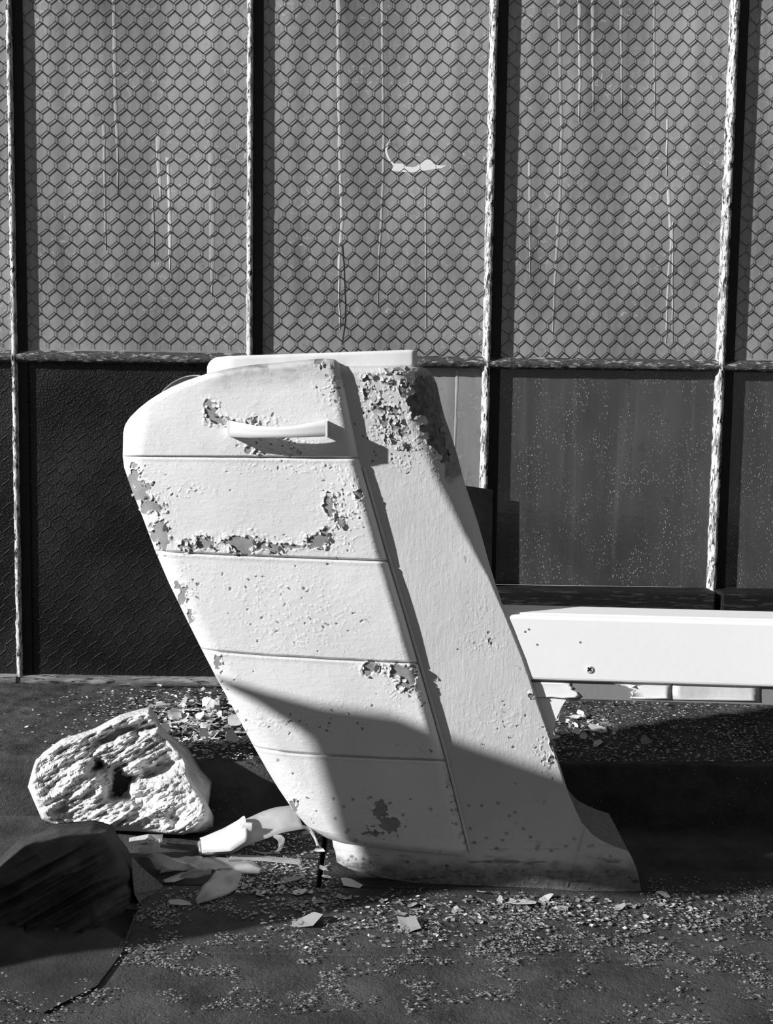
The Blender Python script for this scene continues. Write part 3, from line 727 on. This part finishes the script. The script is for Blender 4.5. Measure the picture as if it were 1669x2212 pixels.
def stuck_flakes(parent, lst, m, n, offf):
    base_ = rootpos(parent)
    for _ in range(n):
        cu, cv, ru, rv = lst[random.randrange(len(lst))]
        a_ = random.uniform(0, 2 * math.pi); k = random.uniform(.75, 1.15)
        u, v = cu + ru * k * math.cos(a_), cv + rv * k * math.sin(a_)
        p = PP(u, v, offf(u, v))
        o = bpy.data.objects.new('paint_flake', random.choice(FLK[m.name])); COL.objects.link(o); o.parent = parent
        o.location = Vector(p - base_)
        # lies on the face (local z points out of the face), its free end turned towards the bare patch
        ang = math.atan2(-(cv - v), cu - u) + random.uniform(-.7, .7)
        X = Vector((math.cos(ang), 0, math.sin(ang))); Z = Vector((0, -1, 0)); Yv = Z.cross(X)
        o.rotation_euler = Matrix((X, Yv, Z)).transposed().to_euler()
        s = random.uniform(.0028, .0065); o.scale = (s, s * random.uniform(.6, 1.3), s)
def off_cover(u, v):
    uL_ = float(itp(v, Lc)); r_ = min(max(1 - (u - uL_) / 45, 0), .98); return -PROUD + .018 * (1 - math.sqrt(1 - r_ * r_)) + .0095 * max(0, 1 - (u - uL_) / 280) ** 2 - .0008
inner = [q for q in cover_blobs if q[0] > 290 and q[1] > 800 and q[2] >= 10]
stuck_flakes(cover, inner, M_cover, 110, off_cover)
stuck_flakes(body, [q for q in body_blobs if q[0] < 880 and q[1] < 1000], M_body, 60, lambda u, v: -.0005)

# ------------------------------------------------------------------ unseen sheet added to cast shadow on the sack and the housing foot
cy = [(-.862, .514), (-.906, .530), (-.941, .545), (-.985, .577), (-1.009, .580), (-1.065, .597), (-1.165, .622), (-1.165, .55), (-1.128, .508), (-1.06, .462), (-1.02, .40), (-1.035, .30), (-1.04, 0), (-.845, 0), (-.845, .22), (-.88, .30), (-.93, .347), (-.960, .385), (-.953, .40), (-.950, .447), (-.938, .508), (-.905, .517)]
cf = np.array([(-.8, a_, b_) for a_, b_ in cy]); cb_ = cf + np.array([-.012, 0, 0])
tag(mk('plywood_sheet', *prism(cf, cb_), M_caster), 'jagged unseen sheet added to cast the shadow, left of the sack', 'board')
# ------------------------------------------------------------------ dark board leaning behind the post
q = P(np.array([930, 1065, 1062, 930]), np.array([1038, 1058, 1300, 1300]), -.0150); q2 = q.copy(); q2[:, 1] += .0012
q[2:, 2] = LEDGE_Z + .004; q2[2:, 2] = LEDGE_Z + .004; q[2:, 1] -= .002; q2[2:, 1] -= .002
tag(bevel(mk('dark_panel', *prism(q, q2), M_panel), .001, 1), 'matt black board standing behind the white post, against the glazing bar', 'board')

# ------------------------------------------------------------------ rough block on the left
def lump(name, outline, yfun, relief, mat, roll=(60, .06), nr=170, nc=220, ybackadd=.10, power=.6):
    o_ = np.array(outline, float); c = o_.mean(0)
    o2 = np.concatenate([o_, o_[:1]]); d = np.r_[0, np.cumsum(np.linalg.norm(np.diff(o2, axis=0), axis=1))]
    tq = np.linspace(0, d[-1], nc, endpoint=False); ou = np.interp(tq, d, o2[:, 0]); ov = np.interp(tq, d, o2[:, 1])
    k = np.linspace(0, 1, nr); k = 1 - (1 - k) ** 1.3
    U = c[0] + (ou - c[0])[None] * k[:, None]; V_ = c[1] + (ov - c[1])[None] * k[:, None]
    dist = (1 - k)[:, None] * np.hypot(ou - c[0], ov - c[1])[None]
    rr_ = np.clip(1 - dist / roll[0], 0, .9995)
    y = yfun(U, V_) + roll[1] * (1 - np.sqrt(1 - rr_ ** 2)) + relief(U, V_) * sstep(0, 14, dist)
    y = np.minimum(y, F(U, V_)[..., 1] - .002)
    p_ = P(U, V_, y)
    return p_, nr, nc
def lump_obj(name, p_, nr, nc, mat, yback, **kw):
    ring = p_[-1]; b1 = ring.copy(); b1[:, 1] = np.maximum(ring[:, 1] + .01, yback)
    lowm = ring[:, 2] < .05; b1[:, 1] = np.where(lowm, ring[:, 1] + .03, b1[:, 1]); b1[:, 2] = np.where(lowm, np.maximum(ring[:, 2] - .02, .0012), b1[:, 2]); cb = b1.mean(0)
    b2 = cb + (b1 - cb) * .5
    allp = np.concatenate([p_, (ring + .5 * (b1 - ring))[None], b1[None], b2[None]], 0); R_ = allp.shape[0]
    i = np.arange(R_ * nc).reshape(R_, nc); j = np.roll(i, -1, 1)
    f = np.stack([i[:-1], i[1:], j[1:], j[:-1]], -1).reshape(-1, 4)
    return mk(name, allp.reshape(-1, 3), f, mat, smooth=True, **kw)
st_out = [(60, 1700), (75, 1640), (130, 1600), (201, 1577), (255, 1548), (300, 1535), (322, 1530), (336, 1552), (346, 1575), (372, 1605), (396, 1630), (408, 1660), (420, 1690), (440, 1722), (455, 1750), (452, 1772), (425, 1795), (395, 1803), (365, 1802), (300, 1796), (240, 1794), (150, 1792), (90, 1770)]
ybot = float(F(395, 1806)[1])
def st_y(u, v): return ybot - .06 + .085 * (1805 - v) / 270 - .032 * (u - 455) / 200
def st_rel(u, v):
    a_ = R(28); x = u * math.cos(a_) - v * math.sin(a_); y = u * math.sin(a_) + v * math.cos(a_)
    wx = u + 26 * fbm(u / 30, v / 30, 6, 4); wy = v + 26 * fbm(u / 30 + 50, v / 30, 2, 4)
    facet = sstep(-20, 30, (u - 330) * .8 + (v - 1690) * .45)
    r_ = .030 * fbm(u / 90, v / 80, 1, 3) + (1 - .7 * facet) * (.042 * fbm(x / 50, y / 11, 2, 5) + .012 * fbm(x / 12, y / 6, 3, 3)) + facet * .008 * fbm(x / 10, y / 4, 4, 3)
    pit = .075 * np.exp(-(((wx - 258) / 28) ** 2 + ((wy - 1692) / 38) ** 2) ** 1.5) + .045 * np.exp(-(((wx - 325) / 62) ** 2 + ((wy - 1668 + (wx - 325) * .35) / 20) ** 2) ** 1.5) \
        + .045 * np.exp(-(((wy - 1580 + (wx - 280) * .35) / 11) ** 2 + ((wx - 270) / 75) ** 2)) + .045 * np.exp(-(((wx - 212) / 16) ** 2 + ((wy - 1655) / 20) ** 2)) \
        + .022 * np.exp(-(((wx - 375) / 16) ** 2 + ((wy - 1768) / 11) ** 2)) + .030 * np.exp(-(((wx - 285) / 48) ** 2 + ((wy - 1724) / 10) ** 2))
    return r_ + pit
p_, a1, a2 = lump('stone', st_out, st_y, st_rel, M_stone, (24, .03), 240, 300)
p_[..., 2] = np.maximum(p_[..., 2], .001)
tag(lump_obj('plaster_block', p_, a1, a2, M_stone, -.425), 'rough crumbling white plaster block leaning on the ledge', 'rubble')

# ------------------------------------------------------------------ dark sack in the corner
sk_out = [(-60, 2120), (-50, 1900), (40, 1815), (120, 1785), (201, 1778), (240, 1790), (262, 1815), (276, 1845), (292, 1880), (300, 1930), (290, 1990), (262, 2060), (210, 2130), (90, 2190)]
def sk_rel(u, v):
    a_ = R(-62); x = u * math.cos(a_) - v * math.sin(a_)
    return .016 * fbm(u / 70, v / 90, 5, 4) + .022 * np.abs(fbm(x / 30, (u + v) / 150, 3, 3)) * 2
p_, a1, a2 = lump('sack', sk_out, lambda u, v: -.80 + .07 * (2130 - v) / 350, sk_rel, M_sack, (110, .13))
p_[..., 2] = np.maximum(p_[..., 2], .0015)
sack = lump_obj('sack', p_, a1, a2, M_sack, -.62)
tag(sack, 'dark cloth sack slumped on the floor in front of the plaster block', 'sack')
fo = [(284, 1850), (300, 1868), (325, 1892), (358, 1918), (340, 1930), (318, 1938), (300, 1950), (290, 1930), (285, 1890)]
ff = P(np.array([a_ for a_, b_ in fo]), np.array([b_ for a_, b_ in fo]), np.array([-.66, -.655, -.65, -.645, -.66, -.68, -.70, -.70, -.68])); fb = ff + np.array([0, .002, -.001])
mk('woven_flap', *prism(ff, fb), M_mesh, sack)

# ------------------------------------------------------------------ plastic film strips
def ribbon(label, A, B, bulge=0, name='plastic_strip', n=40, m=10, mat=None, wav=.0, parent=None):
    # two edges, each (u, v, height above the floor) with the depth of the floor under it given as v0
    def edge(E):
        E = np.array(E, float); d = np.r_[0, np.cumsum(np.hypot(np.diff(E[:, 0]), np.diff(E[:, 1])))]; t_ = np.linspace(0, d[-1], n)
        E2 = np.stack([np.interp(t_, d, E[:, k]) for k in range(3)], 1)
        for _ in range(2): E2[1:-1] = .25 * E2[:-2] + .5 * E2[1:-1] + .25 * E2[2:]
        return P(E2[:, 0], E2[:, 1], E2[:, 2])
    a_, b_ = edge(A), edge(B); k = np.linspace(0, 1, m)[:, None, None]
    g_ = a_[None] * (1 - k) + b_[None] * k
    g_[..., 2] += bulge * np.sin(np.pi * k[..., 0]) * 1.0
    if wav: g_[..., 2] += wav * np.sin(np.linspace(0, 9, n))[None] * np.sin(np.pi * k[..., 0])
    g_[..., 2] = np.maximum(g_[..., 2], .003)
    bk = g_ + np.array([0, .0006, -.0006]); nn_ = n * m
    v = np.concatenate([g_.reshape(-1, 3), bk.reshape(-1, 3)]); i = np.arange(nn_).reshape(m, n)
    rim = np.concatenate([i[0], i[1:, -1], i[-1, -2::-1], i[-2:0:-1, 0]]).tolist()
    f = gridfaces(m, n).tolist() + (gridfaces(m, n, True) + nn_).tolist() + [(rim[q], rim[(q + 1) % len(rim)], nn_ + rim[(q + 1) % len(rim)], nn_ + rim[q]) for q in range(len(rim))]
    if parent is not None:
        o = mk(name, v, f, mat or M_plastic, parent, smooth=True); o['label'] = label; return o
    return tag(mk(name, v, f, mat or M_plastic, smooth=True), label, 'plastic sheet', 'torn plastic sheets on the floor')
def fy(u, v): return float(F(u, v)[1])
yA = fy(520, 1838)
big = ribbon('large curled milky plastic sheet rising towards the white housing',
       [(425, 1830, fy(425, 1838)), (470, 1802, -.52), (525, 1772, -.51), (563, 1754, -.505), (590, 1745, -.50), (620, 1742, -.495)],
       [(430, 1850, fy(430, 1852)), (500, 1846, fy(500, 1848)), (530, 1826, -.565), (560, 1816, -.56), (610, 1798, -.555), (655, 1790, -.55)], .012)
ribbon('opaque white folded-over end', [(428, 1826, fy(428, 1838) - .004), (470, 1799, -.528), (520, 1772, -.520), (524, 1776, -.522)],
       [(436, 1843, fy(436, 1852) - .004), (500, 1838, -.578), (533, 1816, -.575), (534, 1798, -.565)], .014, mat=M_flap, name='folded_flap', parent=big)
ribbon('torn pale tab', [(520, 1785, -.556), (530, 1783, -.556), (546, 1788, -.560)], [(522, 1798, -.562), (532, 1797, -.562), (545, 1794, -.562)], .008, mat=M_flap, n=12, m=5, name='torn_tab', parent=big)
ribbon('broad dim plastic sheet between the sack and the leaf-shaped sheet', [(360, 1862, fy(360, 1866)), (400, 1850, fy(400, 1854)), (440, 1856, fy(440, 1858))], [(345, 1890, fy(345, 1891)), (390, 1882, fy(390, 1884)), (436, 1876, fy(436, 1878))], .006, wav=.003)
ribbon('narrow bright plastic strip arching over the large curled sheet', [(560, 1762, -.53), (600, 1772, -.535), (640, 1786, -.54), (665, 1792, -.545), (678, 1812, -.55), (684, 1828, -.56)],
       [(566, 1760, -.53), (605, 1767, -.535), (648, 1781, -.54), (672, 1788, -.545), (684, 1812, -.55), (692, 1833, -.56)], .002)
ribbon('looped translucent plastic strip beneath the large curled sheet', [(592, 1803, -.57), (608, 1803, -.572), (616, 1812, -.575), (611, 1830, -.58), (598, 1846, fy(598, 1849)), (570, 1848, fy(570, 1850)), (545, 1842, fy(545, 1844))],
       [(590, 1808, -.575), (600, 1815, -.578), (603, 1826, -.58), (598, 1836, -.585), (590, 1843, fy(590, 1846)), (566, 1842, fy(566, 1846)), (540, 1836, fy(540, 1840))], .0)
ribbon('long flat plastic strip lying beside the plinth', [(500, 1850, fy(500, 1850)), (560, 1852, fy(560, 1853)), (610, 1856, fy(610, 1857)), (652, 1861, fy(652, 1862))],
       [(490, 1868, fy(490, 1868)), (560, 1862, fy(560, 1864)), (600, 1868, fy(600, 1868)), (648, 1873, fy(648, 1873))], .003)
ribbon('wide flat plastic sheet with pointed end at the centre of the heap', [(410, 1858, fy(410, 1858)), (470, 1856, fy(470, 1856)), (540, 1862, fy(540, 1862)), (568, 1882, fy(568, 1882))],
       [(400, 1880, fy(400, 1882)), (450, 1880, fy(450, 1882)), (500, 1890, fy(500, 1892)), (560, 1890, fy(560, 1892))], .004, wav=.002)
ribbon('broad grey plastic sheet with a rounded end, nearest the camera', [(420, 1955, fy(420, 1955)), (435, 1915, fy(435, 1930)), (470, 1885, -.60), (500, 1880, -.60), (518, 1890, -.61)],
       [(425, 1958, fy(425, 1958)), (460, 1945, fy(460, 1948)), (490, 1935, fy(490, 1938)), (512, 1920, fy(512, 1925)), (522, 1900, -.62)], .008)
ribbon('small upright torn plastic sheet under the plaster block', [(298, 1834, fy(298, 1850)), (320, 1822, -.60), (345, 1811, -.59)],
       [(300, 1846, fy(300, 1852)), (330, 1846, fy(330, 1848)), (346, 1838, -.60)], .004)
ribbon('curved dark-edged plastic strip between sack and plaster block', [(280, 1812, fy(280, 1826)), (320, 1803, -.56), (352, 1802, -.555)], [(278, 1818, fy(278, 1826)), (320, 1812, -.57), (350, 1820, fy(350, 1822))], .003)
ribbon('grey folded plastic sheet beside the woven flap', [(308, 1850, fy(308, 1856)), (345, 1842, -.63), (380, 1860, -.635), (418, 1878, fy(418, 1880))],
       [(340, 1884, fy(340, 1884)), (362, 1884, fy(362, 1884)), (392, 1886, fy(392, 1886)), (430, 1882, fy(430, 1884))], .006)
ribbon('bright creased leaf-shaped plastic sheet in the heap', [(390, 1898, fy(390, 1900)), (410, 1885, -.63), (440, 1880, -.63), (456, 1886, fy(456, 1890))],
       [(392, 1901, fy(392, 1902)), (420, 1900, fy(420, 1902)), (445, 1893, fy(445, 1896)), (456, 1888, fy(456, 1892))], .007)
ribbon('thin curved plastic strip with a pale rim beside the sack', [(350, 1905, fy(350, 1908)), (370, 1895, fy(370, 1898)), (395, 1884, fy(395, 1888))],
       [(356, 1910, fy(356, 1911)), (375, 1910, fy(375, 1911)), (398, 1902, fy(398, 1903))], .004)
ribbon('slim plastic strip with a notch in front of the heap', [(362, 1950, fy(362, 1950)), (385, 1946, fy(385, 1947)), (408, 1952, fy(408, 1953))], [(366, 1958, fy(366, 1958)), (390, 1961, fy(390, 1961)), (415, 1960, fy(415, 1960))], .003)

# ------------------------------------------------------------------ paint chips
def chip_mesh(seed):
    r_ = np.random.default_rng(seed); n = int(r_.integers(6, 11)); a_ = (np.arange(n) + .75 * r_.random(n)) * 2 * math.pi / n; rad_ = .5 + .5 * r_.random(n)
    x = rad_ * np.cos(a_); y = rad_ * np.sin(a_) * (.4 + .5 * r_.random()); cv_ = .25 * r_.random() + .03
    z = cv_ * (x ** 2) + .10 * r_.random(n)
    top_ = np.stack([x, y, z + .02], -1); c = np.array([[0, 0, .02]]); bot = top_.copy(); bot[:, 2] -= .02
    v = np.concatenate([top_, bot, c, c - [0, 0, .02]]); f = []
    for i in range(n):
        j = (i + 1) % n; f += [(2 * n, i, j), (2 * n + 1, n + j, n + i), (i, n + i, n + j, j)]
    return v, f
CH = []
for k in range(10):
    v, f = chip_mesh(400 + k); row = []
    for m in (M_white, M_chip, M_chipg):
        me = bpy.data.meshes.new('paint_chip'); me.from_pydata(v.tolist(), [], f); me.update(); me.materials.append(m); row.append(me)
    CH.append(row)
def chip(u, v, z, s, lab, grp, tilt=.35, mi=None):
    p = F(u, v, z); o = bpy.data.objects.new('paint_chip', random.choice(CH)[random.choice((0, 1, 1, 2, 2) if v < 1700 else (1, 2, 2, 2)) if mi is None else mi]); COL.objects.link(o)
    o.location = Vector(p); o.rotation_euler = (random.gauss(0, tilt), random.gauss(0, tilt), random.uniform(0, 6.28)); o.scale = (s, s, s * (.5 if s > .01 else .9))
    tag(o, lab, 'paint chip', grp); return o
def curl(u, v, z, s, lab, grp):
    p = F(u, v, z); o = bpy.data.objects.new('paint_chip', random.choice(FLK[random.choice((M_white, M_chip, M_chip)).name])); COL.objects.link(o)
    o.location = Vector(p); o.rotation_euler = (random.gauss(0, .5), random.gauss(0, .5), random.uniform(0, 6.28)); o.scale = (s * 1.6, s * 1.5, s * 1.4)
    return tag(o, lab, 'paint chip', grp)
def scatter(n, ufun, z, smin, smax, lab, grp, tilt=.3):
    for _ in range(n):
        u, v = ufun(); s_ = random.uniform(smin, smax)
        size = 'small' if s_ < smin + .4 * (smax - smin) else 'larger'; near = 'near its edge' if v > 1565 else 'towards the window'
        if tilt > .45 and random.random() < .55: curl(u, v, z, s_ * .8, '%s curled %s, %s' % (size, lab, near), '%s curled %s %s' % (size, grp, near))
        else: chip(u, v, z, s_, '%s flat %s, %s' % (size, lab, near), '%s flat %s %s' % (size, grp, near), tilt)
scatter(72, lambda: (random.gauss(430, 62), random.gauss(1553, 24)), LEDGE_Z + .004, .005, .017, 'paint chip on the ledge left of the housing', 'paint chips on the ledge left of the housing', .75)
scatter(8, lambda: (random.uniform(205, 520), random.uniform(1495, 1620)), LEDGE_Z + .002, .002, .006, 'paint chip on the ledge left of the housing', 'paint chips on the ledge left of the housing', .5)
scatter(40, lambda: (random.gauss(1255, 60), random.gauss(1580, 22)), LEDGE_Z + .004, .004, .014, 'paint chip on the ledge under the side beam', 'paint chips on the ledge right of the housing', .5)
scatter(14, lambda: (random.uniform(1200, 1640), random.uniform(1530, 1640)), LEDGE_Z + .002, .002, .005, 'paint chip on the ledge under the side beam', 'paint chips on the ledge right of the housing', .5)
def sized(n, ufun, z, lo, hi, what, where, grp, tilt):
    for _ in range(n):
        u, v = ufun(); k = random.random() ** 2.2; s_ = lo + (hi - lo) * k
        size = 'tiny' if k < .12 else ('small' if k < .45 else 'larger')
        chip(u, v, z, s_, '%s %s %s' % (size, what, where), '%s %s' % (size, grp), tilt)
for u0, u1, n, where in ((520, 760, 22, 'before the left corner of the plinth'), (760, 1010, 30, 'on the floor below the front cover'), (1010, 1230, 28, 'on the floor below the leaning post'), (1230, 1400, 20, 'on the floor before the foot tip'), (1400, 1600, 12, 'on the floor right of the foot tip')):
    sized(n, lambda: (random.uniform(u0, u1), random.triangular(1930, 2010, 1945)), .001, .0025, .009, 'flat paint chip', where, 'paint chips ' + where, .15)
sized(42, lambda: (random.uniform(520, 712), random.uniform(1862, 1935)), .001, .002, .008, 'paint chip', 'between the plastic sheets and the plinth', 'paint chips left of the plinth', .25)
for u, v, s, mi, lab in ((706, 1895, .014, 0, 'curved white paint curl beside the corner of the plinth'), (690, 1838, .013, 0, 'bent pale flake leaning under the front cover'), (758, 1907, .016, 1, 'long flat paint flake just in front of the plinth corner'),
                    (1135, 1950, .026, 1, 'largest flat paint flake on the floor in front of the foot'), (1180, 1940, .012, 1, 'upturned paint flake beside the largest flake'), (660, 1990, .026, 2, 'large dark flake at the front edge of the floor'),
                    (880, 1998, .024, 2, 'broad dull flake at the front centre of the floor'), (630, 1900, .018, 2, 'long dull flake on the floor beside the plastic heap'), (1040, 1927, .008, 1, 'small flake touching the bottom edge of the foot'),
                    (1435, 1932, .012, 1, 'pale flake to the right of the foot'), (650, 1925, .012, 1, 'ragged pale flake between plastic heap and plinth'), (1285, 1573, .020, 1, 'long curled paint strip on the ledge under the beam'), (1240, 1549, .012, 0, 'thin bright paint sliver on the ledge near the gusset')):
    chip(u, v, LEDGE_Z + .003 if v < 1650 else .0015, s, lab, None, .12, mi)
def crumbs(name, n, ufun, z, smin, smax, mats, label):
    V = []; Fc = []; c = 0; mi = []
    for _ in range(n):
        u, v = ufun(); p = F(u, v, z); s = random.uniform(smin, smax)
        if z < .01 and GX - .003 < p[0] < GX + .006 and p[1] > GY - .004: continue
        a_ = random.uniform(0, 6.28); tl = random.uniform(-.5, .5)
        ca, sa = math.cos(a_) * s, math.sin(a_) * s; w = random.uniform(.4, .9)
        qs = [p + (ca, sa, .3 * s * tl + .3 * s), p + (-sa * w, ca * w, .3 * s * random.random()), p + (-ca, -sa, -.2 * s * tl), p + (sa * w, -ca * w, .4 * s * random.random())]
        V += qs; Fc.append((c, c + 1, c + 2, c + 3)); c += 4; mi.append(random.randrange(len(mats)))
    o = mk(name, np.array(V), Fc, mats[0], origin=tuple(np.mean(V, 0)))
    for m in mats[1:]: o.data.materials.append(m)
    o.data.polygons.foreach_set('material_index', np.array(mi, np.int32))
    return tag(o, label, 'paint crumbs', kind='stuff')
def floor_uv():
    while True:
        u, v = random.uniform(-100, 1770), random.triangular(1890, 2260, 1950)
        if 700 < u < 1400 and v < itp(u, BB) + 4: continue
        if fbm(np.array(u / 60.), np.array(v / 25.), 2, 3) + random.uniform(-.1, .1) > 0.06: return u, v
crumbs('floor_crumbs', 9000, floor_uv, .0012, .0005, .0022, [M_chipg, M_chipg, M_bareboard], 'fine crumbs of paint and grit strewn over the floor')
crumbs('floor_crumbs', 900, lambda: (random.uniform(560, 1560), random.triangular(1932, 2060, 1955)), .0012, .0012, .0036, [M_chipg, M_chip, M_bareboard], 'broken paint flakes scattered before the plinth')
crumbs('floor_crumbs', 1500, lambda: (random.uniform(480, 712), random.uniform(1800, 1930)), .0012, .0007, .0026, [M_chip, M_chipg, M_chipg], 'fine crumbs of paint and grit beside the plinth')
crumbs('ledge_crumbs', 2000, lambda: (random.gauss(400, 130), random.uniform(1490, 1640)), LEDGE_Z + .003, .0008, .0036, [M_chip, M_chipg, M_white], 'paint crumbs and dirt on the ledge left of the housing')
crumbs('ledge_crumbs', 380, lambda: (random.gauss(430, 70), random.gauss(1552, 26)), LEDGE_Z + .005, .003, .0075, [M_chip, M_white, M_chipg], 'drift of broken paint flakes on the ledge left of the housing')
crumbs('ledge_crumbs', 3200, lambda: (random.uniform(1190, 1700), random.uniform(1515, 1645)), LEDGE_Z + .003, .0007, .0028, [M_chip, M_chipg, M_chipg], 'paint crumbs and dirt on the ledge under the side beam')
